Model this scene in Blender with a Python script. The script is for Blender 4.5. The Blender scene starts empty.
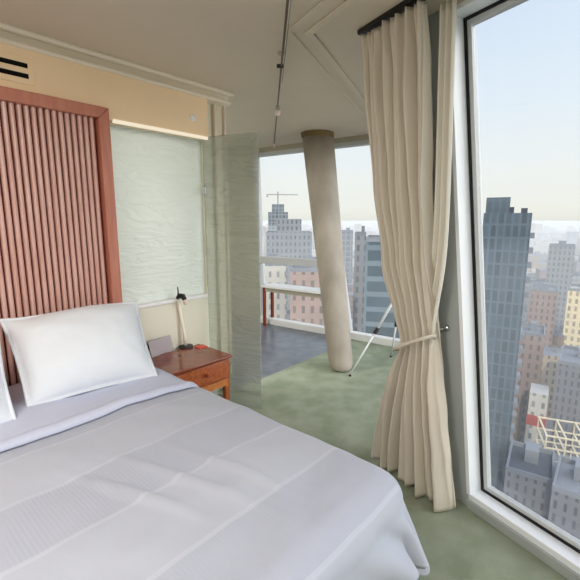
import bpy, bmesh, math, random
from mathutils import Vector, Matrix, noise
random.seed(7)
C = bpy.context.scene.collection
V = Vector
# ------------------------------------------------------------------ camera
FPX = 405.0
PITCH = math.radians(9.8)
CAMZ = 1.65
CP, SP = math.cos(PITCH), math.sin(PITCH)
cam = bpy.data.cameras.new('camera')
cam.sensor_width = 36.0
cam.lens = 36.0 * FPX / 580.0
cam.clip_start = 0.05
cam.clip_end = 9000
camo = bpy.data.objects.new('camera', cam)
camo.location = (0, 0, CAMZ)
camo.rotation_euler = (math.pi / 2 - PITCH, 0, 0)
C.objects.link(camo)
bpy.context.scene.camera = camo


def ray(px, py):
    a = (px - 290) / FPX
    b = -(py - 290) / FPX
    return V((a, CP + b * SP, -SP + b * CP))


def at_z(px, py, z):
    r = ray(px, py)
    t = (z - CAMZ) / r.z
    return V((r.x * t, r.y * t, z))


# ------------------------------------------------------------------ plan frames
YW = math.radians(41.0)
W_ = V((math.sin(YW), math.cos(YW), 0))          # along the headboard wall, away
N_ = V((math.cos(YW), -math.sin(YW), 0))         # out of the headboard wall, into the room


def P(s, n, z=0.0):
    return W_ * s + N_ * n + V((0, 0, z))


WALLN = -2.9
CEIL = 2.70
# window facade beside the camera
NR = V((math.sin(math.radians(61)), math.cos(math.radians(61)), 0))
UR = V((-NR.y, NR.x, 0))
B0 = V((1.05, 2.1, 0))
LEAN = 0.17 / 2.6


def FR(t, z, d=0.0):
    return B0 + UR * t + NR * (d - LEAN * z) + V((0, 0, z))


# far facade
MF = V((0.571, 0.821, 0)).normalized()
EF = V((MF.y, -MF.x, 0))


def FF(t, z, d=0.0):
    return EF * t + MF * (5.05 + d - 0.058 * z) + V((0, 0, z))


# short facade hidden behind the curtain
DS = V((0.375, 0.927, 0)).normalized()
NS = V((DS.y, -DS.x, 0))


def FS(k, z, d=0.0):
    return DS * k + NS * (-0.215 + d - LEAN * z) + V((0, 0, z))


def hit_far(px, py, d=0.0):
    r = ray(px, py)
    t = (5.05 + d - 0.058 * CAMZ) / (MF.dot(r) + 0.058 * r.z)
    p = r * t + V((0, 0, CAMZ))
    return EF.dot(p), p.z


def hit_r(px, py, d=0.0):
    r = ray(px, py)
    t = (NR.dot(B0) + d - LEAN * CAMZ) / (NR.dot(r) + LEAN * r.z)
    p = r * t + V((0, 0, CAMZ))
    return UR.dot(p - B0), p.z


# ------------------------------------------------------------------ materials
def lin(c):
    return tuple((x / 255 / 12.92) if x / 255 <= 0.04045 else ((x / 255 + 0.055) / 1.055) ** 2.4 for x in c)


class NT:
    def __init__(s, name):
        s.m = bpy.data.materials.new(name)
        s.m.use_nodes = True
        s.t = s.m.node_tree
        s.b = s.t.nodes.get('Principled BSDF')
        s.out = [n for n in s.t.nodes if n.type == 'OUTPUT_MATERIAL'][0]

    def n(s, typ, **kw):
        nd = s.t.nodes.new(typ)
        for k, v in kw.items():
            if k in nd.inputs:
                nd.inputs[k].default_value = v
            else:
                setattr(nd, k, v)
        return nd

    def l(s, a, b):
        s.t.links.new(a, b)


def mat(name, rgb, rough=0.6, spec=0.4, metal=0.0, var=0.0, vscale=8.0, bump=0.0, bscale=60.0, bdist=0.01, stretch=(1, 1, 1), rgb2=None, coord='Object', sheen=0.0):
    q = NT(name)
    c = lin(rgb)
    q.b.inputs['Roughness'].default_value = rough
    q.b.inputs['Specular IOR Level'].default_value = spec
    q.b.inputs['Metallic'].default_value = metal
    q.b.inputs['Base Color'].default_value = (*c, 1)
    if sheen:
        q.b.inputs['Sheen Weight'].default_value = sheen
    tc = q.n('ShaderNodeTexCoord')
    mp = q.n('ShaderNodeMapping')
    mp.inputs['Scale'].default_value = stretch
    q.l(tc.outputs[coord], mp.inputs[0])
    if var or rgb2:
        nz = q.n('ShaderNodeTexNoise', Scale=vscale, Detail=5.0)
        q.l(mp.outputs[0], nz.inputs['Vector'])
        rp = q.n('ShaderNodeValToRGB')
        c2 = lin(rgb2) if rgb2 else tuple(x * (1 - var) for x in c)
        rp.color_ramp.elements[0].position = 0.35
        rp.color_ramp.elements[1].position = 0.65
        rp.color_ramp.elements[0].color = (*c2, 1)
        rp.color_ramp.elements[1].color = (*c, 1)
        q.l(nz.outputs[0], rp.inputs[0])
        q.l(rp.outputs[0], q.b.inputs['Base Color'])
    if bump:
        nb = q.n('ShaderNodeTexNoise', Scale=bscale, Detail=4.0)
        q.l(mp.outputs[0], nb.inputs['Vector'])
        bp = q.n('ShaderNodeBump', Strength=bump, Distance=bdist)
        q.l(nb.outputs[0], bp.inputs['Height'])
        q.l(bp.outputs[0], q.b.inputs['Normal'])
    return q.m


M = {}
M['ceiling'] = mat('ceiling_paint', (216, 205, 187), 0.8, 0.2, var=0.03, vscale=2)
M['plaster'] = mat('plaster', (222, 216, 204), 0.8, 0.2, var=0.03, vscale=3)
M['bulkhead'] = mat('peach_paint', (250, 222, 184), 0.7, 0.25, var=0.04, vscale=3)
M['trim'] = mat('trim_paint', (216, 204, 184), 0.55, 0.35)
M['trim_light'] = mat('trim_light_paint', (236, 226, 208), 0.5, 0.35)
M['cream'] = mat('cream_lacquer', (226, 222, 204), 0.35, 0.5, var=0.03, vscale=3)
M['white'] = mat('white_paint', (236, 236, 236), 0.4, 0.4)
M['pier'] = mat('pier_grey', (172, 178, 178), 0.6, 0.3, var=0.08, vscale=6, stretch=(1, 1, 0.1))
M['beam'] = mat('beam_grey', (176, 170, 152), 0.7, 0.2)
M['frame_white'] = mat('frame_aluminium', (238, 242, 247), 0.35, 0.5)
M['frame_grey'] = mat('sash_aluminium', (196, 199, 200), 0.35, 0.5)
M['gasket'] = mat('black_rubber', (24, 26, 32), 0.5, 0.3)
M['black'] = mat('black_metal', (26, 24, 24), 0.45, 0.4)
M['bronze'] = mat('bronze_metal', (92, 82, 70), 0.5, 0.4)
M['slot'] = mat('vent_dark', (14, 13, 12), 0.8, 0.1)
M['carpet'] = mat('green_carpet', (154, 161, 142), 0.95, 0.1, rgb2=(134, 144, 122), vscale=5, bump=0.5, bscale=180)
M['slate'] = mat('slate_floor', (112, 116, 122), 0.28, 0.5, rgb2=(88, 94, 104), vscale=6, bump=0.06, bscale=12)
M['concrete'] = mat('concrete', (172, 163, 150), 0.55, 0.35, rgb2=(142, 134, 122), vscale=3.5, bump=0.12, bscale=25, stretch=(1, 1, 0.35))
M['concrete_dark'] = mat('concrete_collar', (128, 110, 76), 0.7, 0.2, var=0.2)
M['chrome'] = mat('chrome', (205, 205, 205), 0.25, 0.5, metal=1.0)
M['steel'] = mat('white_steel', (226, 228, 230), 0.3, 0.5)
M['linen'] = mat('white_linen', (220, 225, 232), 0.85, 0.15, bump=0.35, bscale=7, bdist=0.03, sheen=0.1)
M['sheet'] = mat('sheet_linen', (190, 195, 214), 0.8, 0.15, bump=0.1, bscale=18)
M['mattress'] = mat('mattress_cloth', (225, 225, 228), 0.9, 0.1)
M['bedbase'] = mat('bed_base_wood', (120, 66, 44), 0.45, 0.4, var=0.2, vscale=5, stretch=(1, 8, 8))
M['mahogany'] = mat('mahogany', (198, 130, 110), 0.38, 0.5, rgb2=(186, 116, 96), vscale=4, stretch=(9, 9, 0.8))
M['slat'] = mat('slat_wood_lit', (222, 184, 174), 0.32, 0.6, rgb2=(208, 162, 150), vscale=4, stretch=(10, 10, 0.6))  # paler than the frame: window light put into the slat colour
M['slat_gap'] = mat('slat_gap_wood', (128, 72, 60), 0.7, 0.2)
M['cherry'] = mat('cherry_wood', (176, 96, 52), 0.3, 0.5, rgb2=(146, 70, 34), vscale=5, stretch=(2, 9, 9))
M['cherry_top'] = mat('cherry_polished', (136, 68, 44), 0.1, 0.6, rgb2=(122, 58, 38), vscale=3, stretch=(2, 7, 7))
M['cherry_light'] = mat('cherry_light', (196, 124, 64), 0.35, 0.45, rgb2=(174, 100, 48), vscale=5, stretch=(2, 9, 9))
M['wood_red'] = mat('red_brown_wood', (140, 62, 38), 0.4, 0.4, var=0.2)
M['card'] = mat('grey_card', (176, 166, 170), 0.5, 0.3, var=0.04)
M['dark_plastic'] = mat('dark_plastic', (44, 38, 42), 0.4, 0.4)
M['red_paper'] = mat('red_paper', (214, 92, 74), 0.6, 0.3, var=0.1, vscale=20)
M['lamp_white'] = mat('lamp_white', (246, 240, 226), 0.35, 0.5)
M['bulb_pink'] = mat('bulb_frosted', (236, 214, 204), 0.3, 0.5)
M['curtain'] = mat('curtain_cloth', (214, 206, 192), 0.75, 0.2, var=0.05, vscale=3, bump=0.25, bscale=35, stretch=(1, 1, 0.15), sheen=0.15)
M['lining'] = mat('curtain_lining', (226, 222, 212), 0.8, 0.2, bump=0.1, bscale=30, stretch=(1, 1, .15))
M['terrace'] = mat('bathroom_plaster', (186, 186, 176), 0.7, 0.2)


def emis(name, rgb, st):
    q = NT(name)
    e = q.n('ShaderNodeEmission', Strength=st)
    e.inputs[0].default_value = (*lin(rgb), 1)
    q.l(e.outputs[0], q.out.inputs[0])
    return q.m


M['bulb'] = emis('bulb_glow', (255, 236, 205), 3.0)
M['cove'] = emis('cove_glow', (255, 240, 214), 0.9)
M['fill_glow'] = emis('fill_lamp_glow', (255, 240, 220), 4.0)  # glow of the added fill lamps


def pane_mat(name, tint, gl=0.06):
    q = NT(name)
    tr = q.n('ShaderNodeBsdfTransparent')
    tr.inputs[0].default_value = (*tint, 1)
    g = q.n('ShaderNodeBsdfGlossy', Roughness=0.02)
    fr = q.n('ShaderNodeFresnel', IOR=1.3)
    ml = q.n('ShaderNodeMath', operation='MULTIPLY')
    ml.inputs[1].default_value = gl * 8
    q.l(fr.outputs[0], ml.inputs[0])
    mx = q.n('ShaderNodeMixShader')
    q.l(ml.outputs[0], mx.inputs[0])
    q.l(tr.outputs[0], mx.inputs[1])
    q.l(g.outputs[0], mx.inputs[2])
    q.l(mx.outputs[0], q.out.inputs[0])
    return q.m


M['glass'] = pane_mat('window_glass', (0.97, 0.98, 0.98))


def ripple_mat(name, rgb, clear, tint, relief=0.32):
    """textured art glass: wavy relief, partly clear"""
    q = NT(name)
    tc = q.n('ShaderNodeTexCoord')
    mp = q.n('ShaderNodeMapping')
    mp.inputs['Scale'].default_value = (1.0, 1.0, 4.2)
    q.l(tc.outputs['Object'], mp.inputs[0])
    nz = q.n('ShaderNodeTexNoise', Scale=2.6, Detail=2.0, Distortion=1.2)
    q.l(mp.outputs[0], nz.inputs['Vector'])
    wv = q.n('ShaderNodeMath', operation='MULTIPLY')
    wv.inputs[1].default_value = 24.0
    q.l(nz.outputs[0], wv.inputs[0])
    sn = q.n('ShaderNodeMath', operation='SINE')
    q.l(wv.outputs[0], sn.inputs[0])
    bp = q.n('ShaderNodeBump', Strength=relief, Distance=0.012)
    q.l(sn.outputs[0], bp.inputs['Height'])
    df = q.n('ShaderNodeBsdfPrincipled')
    df.inputs['Base Color'].default_value = (*lin(rgb), 1)
    df.inputs['Roughness'].default_value = 0.22
    df.inputs['Specular IOR Level'].default_value = 0.5
    q.l(bp.outputs[0], df.inputs['Normal'])
    tl = q.n('ShaderNodeBsdfTranslucent')
    tl.inputs[0].default_value = (*lin(rgb), 1)
    q.l(bp.outputs[0], tl.inputs['Normal'])
    m1 = q.n('ShaderNodeMixShader')
    m1.inputs[0].default_value = 0.3
    q.l(df.outputs[0], m1.inputs[1])
    q.l(tl.outputs[0], m1.inputs[2])
    rf = q.n('ShaderNodeBsdfTransparent')
    rf.inputs[0].default_value = (*tint, 1)
    m2 = q.n('ShaderNodeMixShader')
    m2.inputs[0].default_value = clear
    q.l(m1.outputs[0], m2.inputs[1])
    q.l(rf.outputs[0], m2.inputs[2])
    q.l(m2.outputs[0], q.out.inputs[0])
    return q.m


M['art_glass'] = ripple_mat('rippled_glass', (230, 235, 231), 0.05, (0.85, 0.9, 0.88), 0.25)
M['fin_glass'] = ripple_mat('rippled_fin_glass', (214, 212, 202), 0.62, (0.86, 0.92, 0.90), 0.7)


def duvet_mat():
    q = NT('woven_duvet')
    q.b.inputs['Roughness'].default_value = 0.8
    q.b.inputs['Specular IOR Level'].default_value = 0.2
    q.b.inputs['Sheen Weight'].default_value = 0.15
    uv = q.n('ShaderNodeUVMap')
    sep = q.n('ShaderNodeSeparateXYZ')
    q.l(uv.outputs[0], sep.inputs[0])

    def mth(op, a, b=None):
        nd = q.n('ShaderNodeMath', operation=op)
        for i, x in enumerate((a, b)):
            if x is None:
                continue
            if isinstance(x, (int, float)):
                nd.inputs[i].default_value = x
            else:
                q.l(x, nd.inputs[i])
        return nd.outputs[0]
    # bands lie across the bed, so they repeat along its length (v)
    band = mth('FRACT', mth('MULTIPLY', sep.outputs[1], 1 / 0.62))
    ribbed = mth('GREATER_THAN', band, 0.5)
    rib = mth('MULTIPLY', mth('SINE', mth('MULTIPLY', sep.outputs[0], 2 * math.pi / 0.014)), ribbed)
    seam = mth('LESS_THAN', mth('ABSOLUTE', mth('SUBTRACT', mth('FRACT', mth('ADD', mth('MULTIPLY', sep.outputs[1], 2 / 0.62), 0.5)), 0.5)), 0.03)
    nz = q.n('ShaderNodeTexNoise', Scale=9.0, Detail=4.0)
    q.l(uv.outputs[0], nz.inputs['Vector'])
    h = mth('ADD', mth('MULTIPLY', rib, 0.07), mth('ADD', mth('MULTIPLY', seam, 0.3), mth('MULTIPLY', nz.outputs[0], 0.9)))
    bp = q.n('ShaderNodeBump', Strength=0.35, Distance=0.012)
    q.l(h, bp.inputs['Height'])
    q.l(bp.outputs[0], q.b.inputs['Normal'])
    mx = q.n('ShaderNodeMixRGB')
    mx.inputs[1].default_value = (*lin((174, 178, 190)), 1)
    mx.inputs[2].default_value = (*lin((169, 173, 187)), 1)
    q.l(ribbed, mx.inputs[0])
    mx2 = q.n('ShaderNodeMixRGB')
    mx2.inputs[2].default_value = (*lin((186, 190, 202)), 1)
    q.l(mx.outputs[0], mx2.inputs[1])
    q.l(mth('MULTIPLY', seam, 0.6), mx2.inputs[0])
    q.l(mx2.outputs[0], q.b.inputs['Base Color'])
    return q.m


M['duvet'] = duvet_mat()


def facade_mat(name, wall, glassc, bw=3.0, bh=3.4, mort=1.1, rough=0.6, grough=0.25, vert=False):
    q = NT(name)
    uv = q.n('ShaderNodeUVMap')
    br = q.n('ShaderNodeTexBrick', Scale=1.0)
    br.offset = 0.0
    br.inputs['Color1'].default_value = (*lin(glassc), 1)
    br.inputs['Color2'].default_value = (*[x * 0.6 for x in lin(glassc)], 1)
    br.inputs['Mortar'].default_value = (*lin(wall), 1)
    br.inputs['Mortar Size'].default_value = mort / 2
    br.inputs['Mortar Smooth'].default_value = 0.0
    br.inputs['Brick Width'].default_value = bw
    br.inputs['Row Height'].default_value = bh
    q.l(uv.outputs[0], br.inputs['Vector'])
    nz = q.n('ShaderNodeTexNoise', Scale=0.15, Detail=3.0)
    q.l(uv.outputs[0], nz.inputs['Vector'])
    mx = q.n('ShaderNodeMixRGB', blend_type='MULTIPLY')
    mx.inputs[0].default_value = 0.35
    q.l(br.outputs[0], mx.inputs[1])
    q.l(nz.outputs[0], mx.inputs[2])
    q.l(mx.outputs[0], q.b.inputs['Base Color'])
    q.b.inputs['Roughness'].default_value = rough
    return q.m


FM = {
    'tan': facade_mat('tan_masonry', (176, 160, 138), (122, 114, 106), 2.2, 3.2, 1.4),
    'grey': facade_mat('grey_masonry', (140, 144, 150), (106, 112, 122), 2.1, 3.1, 1.3),
    'brick': facade_mat('red_brick', (160, 138, 130), (122, 110, 108), 2.2, 3.2, 1.4),
    'white': facade_mat('pale_masonry', (206, 202, 194), (158, 158, 160), 2.3, 3.2, 1.5),
    'darkglass': facade_mat('dark_curtain_wall', (94, 110, 124), (84, 100, 114), 1.6, 3.2, 0.5, 0.3),
    'blueglass': facade_mat('blue_curtain_wall', (108, 124, 134), (68, 88, 100), 9.0, 3.6, 1.2, 0.25),
    'sunlit': facade_mat('sunlit_masonry', (236, 220, 180), (186, 170, 138), 2.1, 3.0, 1.2),  # tan facade with sunlight put into its colour
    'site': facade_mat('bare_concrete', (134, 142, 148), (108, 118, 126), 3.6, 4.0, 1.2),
}
FM['fine'] = facade_mat('fine_grey_masonry', (122, 124, 132), (92, 96, 108), 1.5, 2.6, 1.0)
M['roof_grey'] = mat('roof_grey', (128, 132, 140), 0.8, 0.2, var=0.15, vscale=0.2)
M['roof_dark'] = mat('roof_dark', (84, 88, 98), 0.8, 0.2, var=0.2, vscale=0.2)
M['roof_pale'] = mat('roof_pale', (186, 184, 180), 0.8, 0.2, var=0.15, vscale=0.2)
M['red_band'] = mat('red_band', (170, 74, 66), 0.7, 0.2)
M['street'] = mat('asphalt_streets', (122, 122, 128), 0.85, 0.2, rgb2=(96, 98, 106), vscale=0.05)
M['hill'] = mat('hill_haze_tone', (196, 202, 204), 0.95, 0.1, var=0.2, vscale=0.01)  # haze put into the hill colour as a pale grey
M['crane'] = mat('crane_steel', (140, 142, 140), 0.6, 0.3)
M['frame_paint'] = mat('roof_frame_paint', (206, 194, 168), 0.7, 0.2)
M['tankwood'] = mat('tank_wood', (112, 92, 78), 0.8, 0.2)


# ------------------------------------------------------------------ mesh helpers
class MB:
    def __init__(s):
        s.v, s.f, s.uv, s.mi = [], [], {}, []

    def hexa(s, c, mi=0):
        """c: four bottom corners then four top corners, same winding"""
        i = len(s.v)
        s.v += [V(x) for x in c]
        for f in ((3, 2, 1, 0), (4, 5, 6, 7), (0, 1, 5, 4), (1, 2, 6, 5), (2, 3, 7, 6), (3, 0, 4, 7)):
            s.f.append(tuple(i + k for k in f))
            s.mi.append(mi)
        return s

    def box(s, lo, hi, fr=None, mi=0):
        x0, y0, z0 = lo
        x1, y1, z1 = hi
        c = [(x0, y0, z0), (x1, y0, z0), (x1, y1, z0), (x0, y1, z0), (x0, y0, z1), (x1, y0, z1), (x1, y1, z1), (x0, y1, z1)]
        if fr:
            c = [fr(*p) for p in c]
        return s.hexa(c, mi)

    def slab(s, F, q, d0, d1):
        return s.hexa([F(t, z, d0) for t, z in q] + [F(t, z, d1) for t, z in q])

    def ring(s, F, q, w, d0, d1):
        """frame of four bars inside the quad q (bl, br, tr, tl), each w wide"""
        c = V((sum(a for a, b in q) / 4, sum(b for a, b in q) / 4))
        n = len(q)
        inn = []
        for k in range(n):
            p0, p1, p2 = V(q[k - 1]), V(q[k]), V(q[(k + 1) % n])
            e1, e2 = (p1 - p0).normalized(), (p2 - p1).normalized()
            n1, n2 = V((-e1.y, e1.x)), V((-e2.y, e2.x))
            if n1.dot(c - p1) < 0:
                n1 = -n1
            if n2.dot(c - p1) < 0:
                n2 = -n2
            b = (n1 + n2).normalized()
            inn.append(p1 + b * (w / max(0.2, b.dot(n1))))
        for k in range(n):
            a, b = q[k], q[(k + 1) % n]
            s.slab(F, [tuple(a), tuple(b), tuple(inn[(k + 1) % n]), tuple(inn[k])], d0, d1)
        return [tuple(x) for x in inn]

    def tube(s, pts, r, n=10, cap=True):
        pts = [V(p) for p in pts]
        rr = r if isinstance(r, (list, tuple)) else [r] * len(pts)
        i0 = len(s.v)
        up = V((0, 0, 1))
        prev = None
        for k, p in enumerate(pts):
            d = (pts[min(k + 1, len(pts) - 1)] - pts[max(k - 1, 0)]).normalized()
            if prev is None:
                x = d.cross(up)
                if x.length < 1e-3:
                    x = d.cross(V((1, 0, 0)))
                x.normalize()
            else:
                x = (prev - d * prev.dot(d)).normalized()
            prev = x
            y = d.cross(x)
            for j in range(n):
                a = 2 * math.pi * j / n
                s.v.append(p + (x * math.cos(a) + y * math.sin(a)) * rr[k])
        for k in range(len(pts) - 1):
            for j in range(n):
                a, b = i0 + k * n + j, i0 + k * n + (j + 1) % n
                s.f.append((a, b, b + n, a + n))
                s.mi.append(0)
        if cap:
            s.f.append(tuple(i0 + j for j in range(n))[::-1])
            s.f.append(tuple(i0 + (len(pts) - 1) * n + j for j in range(n)))
            s.mi += [0, 0]
        return s

    def grid(s, fn, nu, nv, uv=None, close_u=False):
        i0 = len(s.v)
        for j in range(nv + 1):
            for i in range(nu + 1):
                s.v.append(V(fn(i / nu, j / nv)))
                if uv:
                    s.uv[len(s.v) - 1] = uv(i / nu, j / nv)
        for j in range(nv):
            for i in range(nu):
                a = i0 + j * (nu + 1) + i
                s.f.append((a, a + 1, a + nu + 2, a + nu + 1))
                s.mi.append(0)
        return s

    def build(s, name, m, parent=None, smooth=False, bevel=0.0, seg=2, solid=0.0, sub=0, fixn=True, origin=None):
        me = bpy.data.meshes.new(name)
        o = bpy.data.objects.new(name, me)
        org = V((0, 0, 0))
        if parent is not None:
            org = parent.location.copy()
            o.parent = parent
            pp = parent
            while pp.parent is not None:
                pp = pp.parent
                org += pp.location
        elif origin is not None:
            org = V(origin)
            o.location = org
        me.from_pydata([tuple(v - org) for v in s.v], [], s.f)
        ms = m if isinstance(m, (list, tuple)) else [m]
        for x in ms:
            me.materials.append(x)
        if len(ms) > 1:
            me.polygons.foreach_set('material_index', s.mi)
        if s.uv:
            ul = me.uv_layers.new(name='UVMap')
            for lp in me.loops:
                ul.data[lp.index].uv = s.uv.get(lp.vertex_index, (0, 0))
        if fixn:
            bm = bmesh.new()
            bm.from_mesh(me)
            bmesh.ops.recalc_face_normals(bm, faces=bm.faces)
            bm.to_mesh(me)
            bm.free()
        if smooth:
            for p in me.polygons:
                p.use_smooth = True
        me.update()
        if solid:
            md = o.modifiers.new('thickness', 'SOLIDIFY')
            md.thickness = solid
            md.offset = 0
        if bevel:
            md = o.modifiers.new('edge', 'BEVEL')
            md.width = bevel
            md.segments = seg
            md.limit_method = 'ANGLE'
        if sub:
            md = o.modifiers.new('sub', 'SUBSURF')
            md.levels = sub
            md.render_levels = sub
        C.objects.link(o)
        return o


def empty(name, loc, label=None, cat=None, group=None, kind=None):
    o = bpy.data.objects.new(name, None)
    o.location = V(loc)
    o.empty_display_size = 0.1
    C.objects.link(o)
    return tag(o, label, cat, group, kind)


def tag(o, label=None, cat=None, group=None, kind=None):
    if label:
        o['label'] = label
    if cat:
        o['category'] = cat
    if group:
        o['group'] = group
    if kind:
        o['kind'] = kind
    return o


def struct(o, label=None, cat=None):
    return tag(o, label, cat, None, 'structure')


def poly(pts, z0, z1):
    mb = MB()
    n = len(pts)
    mb.v = [V((p.x, p.y, z0)) for p in pts] + [V((p.x, p.y, z1)) for p in pts]
    mb.f = [tuple(range(n))[::-1], tuple(range(n, 2 * n))] + [(i, (i + 1) % n, n + (i + 1) % n, n + i) for i in range(n)]
    mb.mi = [0] * len(mb.f)
    return mb


def meet(p, d, q, e):
    """2-D meeting point of the lines p+d*a and q+e*b"""
    det = d.x * (-e.y) + e.x * d.y
    r = q - p
    a = (r.x * (-e.y) + e.x * r.y) / det
    return p + d * a


# ------------------------------------------------------------------ room shell
SB = -2.6                                             # back wall
SE = 2.42                                             # end of the headboard wall
NL = -5.2                                             # far side of the bathroom
cR = meet(FR(0, 0), UR, FS(0, 0), DS)
cF = meet(FF(0, 0), EF, FS(0, 0), DS)
bR = meet(FR(0, 0), UR, P(SB, 0), N_)
farM = meet(FF(0, 0), EF, P(0, WALLN + 0.02), W_)
farL = meet(FF(0, 0), EF, P(0, NL), W_)
o = poly([P(SB, WALLN), bR + NR * .14, cR + (NR + NS) * .1, cF + (NS + MF) * .1, farM + MF * .14, P(SE, WALLN + .02)], -0.12, 0.0).build('floor', M['carpet'])
struct(o, 'sage green carpet floor of the bedroom', 'floor')
o = poly([P(SB, NL), P(SB, WALLN), P(SE, WALLN + .02), farM + MF * .14, farL + MF * .14], -0.12, 0.0).build('floor_slate', M['slate'])
struct(o, 'dark grey slate floor beyond the glass fin', 'floor')
o = poly([P(SB - .2, NL - .2), bR + NR * .0, cR + (NR + NS) * .0, cF + (NS + MF) * .2, farL + MF * .3], CEIL, CEIL + .2).build('ceiling', M['ceiling'])
struct(o, 'warm grey painted ceiling', 'ceiling')

# headboard wall, with the glazed opening beside the headboard
mb = MB()
SG0, SG1 = 1.40, 2.225
ZL, ZG = 1.0, 2.31
mb.box((SB, WALLN - .12, 0), (SG0, WALLN, CEIL), P)
mb.box((SG0, WALLN - .12, 0), (SG1, WALLN, ZL - .025), P)
mb.box((SG0, WALLN - .12, ZG), (SG1, WALLN, CEIL), P)
mb.box((SG1, WALLN - .12, 0), (SE, WALLN, CEIL), P)
struct(mb.build('wall_left', M['cream']), 'cream wall behind the bed', 'wall')
mb = MB()
mb.box((SG0, WALLN - .13, ZL - .025), (SG1, WALLN + .015, ZL), P)
struct(mb.build('trim_ledge', M['white'], bevel=.004), 'thin white ledge under the rippled glass', 'ledge')
# bulkhead
b0 = empty('trim_bulkhead', P(0, WALLN, 2.31), 'peach painted bulkhead above the headboard', 'bulkhead', None, 'structure')
mb = MB()
mb.box((SB, WALLN, 2.315), (2.2, WALLN + .1, 2.62), P)
mb.build('bulkhead_box', M['bulkhead'], b0, bevel=.006)
mb = MB()
mb.box((SG0, WALLN + .085, 2.30), (2.19, WALLN + .106, 2.322), P)
mb.build('cove_strip', M['cove'], b0)
# crown moulding: two ridges along wall, then down the wall's end
prof = [(0, 2.615), (.104, 2.615), (.112, 2.618), (.118, 2.626), (.118, 2.634), (.112, 2.642), (.100, 2.646), (.078, 2.650), (.078, 2.688), (.126, 2.690), (.130, 2.678), (.140, 2.673),
        (.150, 2.675), (.157, 2.682), (.158, 2.692), (.154, CEIL), (0, CEIL)]
mb = MB()
n0 = len(prof)
for s in (SB, SE + .02):
    mb.v += [P(s, WALLN + a, z) for a, z in prof]
mb.f = [(i, (i + 1) % n0, n0 + (i + 1) % n0, n0 + i) for i in range(n0)] + [tuple(range(n0)), tuple(range(n0, 2 * n0))]
mb.mi = [0] * len(mb.f)
struct(mb.build('trim_crown', M['trim_light']), 'ridged crown moulding along the top of the bed wall', 'moulding')
mb = MB()
mb.box((SE - .10, WALLN, 0), (SE - .08, WALLN + .035, 2.62), P)
mb.box((SE - .0, WALLN, 0), (SE + .02, WALLN + .045, 2.62), P)
mb.box((SE - .08, WALLN, 0), (SE + .0, WALLN + .022, 2.62), P)
struct(mb.build('trim_casing', M['trim'], bevel=.005), 'ridged casing down the end of the bed wall', 'moulding')
# bathroom side walls and the back wall
mb = MB()
mb.box((SB, NL - .12, 0), (W_.dot(farL) - .03, NL, CEIL), P)
struct(mb.build('wall_bathroom', M['terrace']), 'pale wall of the bathroom', 'wall')
mb = MB()
nb = N_.dot(bR) + .3
mb.box((SB - .12, NL - .12, 0), (SB, nb, CEIL), P)
struct(mb.build('wall_back', M['plaster']), 'pale wall behind the camera', 'wall')

# glazed panel beside the headboard
g0 = empty('window_4', P((SG0 + SG1) / 2, WALLN, ZL), 'rippled white glass panel between headboard and fin', 'glass panel', None, 'structure')
mb = MB()
mb.box((SG0, WALLN - .06, ZL), (SG1, WALLN - .045, ZG), P)
mb.build('pane', M['art_glass'], g0)

# far facade
tl = -4.10
tm0, tm1 = -2.55, -2.92
tr = EF.dot(cF)
ZH = 2.635
mb = MB()
mb.slab(FF, [(EF.dot(farL) - .3, 0), (tl, 0), (tl, CEIL), (EF.dot(farL) - .3, CEIL)], 0, .14)
mb.slab(FF, [(tl, ZH), (tr + .06, ZH), (tr + .06, CEIL), (tl, CEIL)], 0, .14)
struct(mb.build('wall_far', M['beam']), 'far wall and window head beyond the column', 'wall')


def far_window(name, q, label, rail):
    cx = sum(a for a, b in q) / 4
    e = empty(name, FF(cx, 0), label, 'window', None, 'structure')
    mb = MB()
    qi = mb.ring(FF, q, .045, .0, .12)
    mb.build('window_frame', M['frame_grey'], e)
    mb = MB()
    mb.slab(FF, qi, .06, .068)
    mb.build('pane', M['glass'], e)
    mb = MB()
    (x0, _), (x1, _) = q[0], q[1]
    mb.slab(FF, [(x0, 0), (x1, 0), (x1, .10), (x0, .10)], -.06, .05)
    mb.build('window_sill', M['white'], e, bevel=.006)
    if rail:
        mb = MB()
        def edge(z):
            k = z / ZH
            return q[0][0] + (q[3][0] - q[0][0]) * k, q[1][0] + (q[2][0] - q[1][0]) * k
        for za, zb in ((.98, 1.09),):
            a, b = edge(za), edge(zb)
            mb.slab(FF, [(a[0], za), (a[1], za), (b[1], zb), (b[0], zb)], -.03, .05)
        mb.build('window_rail', M['frame_grey'], e, bevel=.005)
    return e


far_window('window_2', [(tl, 0), (tm0 - .03, 0), (tm1 - .03, ZH), (tl, ZH)], 'far window left of the leaning column with a pale cross rail', True)
far_window('window_3', [(tm0 + .03, 0), (tr, 0), (tr, ZH), (tm1 + .03, ZH)], 'far window right of the leaning column', False)
mb = MB()
mb.slab(FF, [(tm0 - .03, 0), (tm0 + .03, 0), (tm1 + .03, ZH), (tm1 - .03, ZH)], -.01, .13)
struct(mb.build('trim_mullion', M['frame_grey']), 'slanting mullion behind the column', 'mullion')

# short facade behind the curtain
k0, k1 = DS.dot(cR), DS.dot(cF)
e = empty('window_5', FS((k0 + k1) / 2, 0), 'window in the short facade behind the curtain', 'window', None, 'structure')
mb = MB()
q = [(k0 + .05, 0), (k1, 0), (k1, ZH), (k0 + .05, ZH)]
qi = mb.ring(FS, q, .05, 0, .12)
mb.slab(FS, [(k0, ZH), (k1 + .1, ZH), (k1 + .1, CEIL), (k0, CEIL)], 0, .14)
mb.build('window_frame', M['frame_grey'], e)
mb = MB()
mb.slab(FS, qi, .06, .068)
mb.build('pane', M['glass'], e)

# near facade: pier, head and the big window
ta, za = hit_r(467, 470)
tb, zb = hit_r(449, 40)
sl = (tb - ta) / (zb - za)


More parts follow.
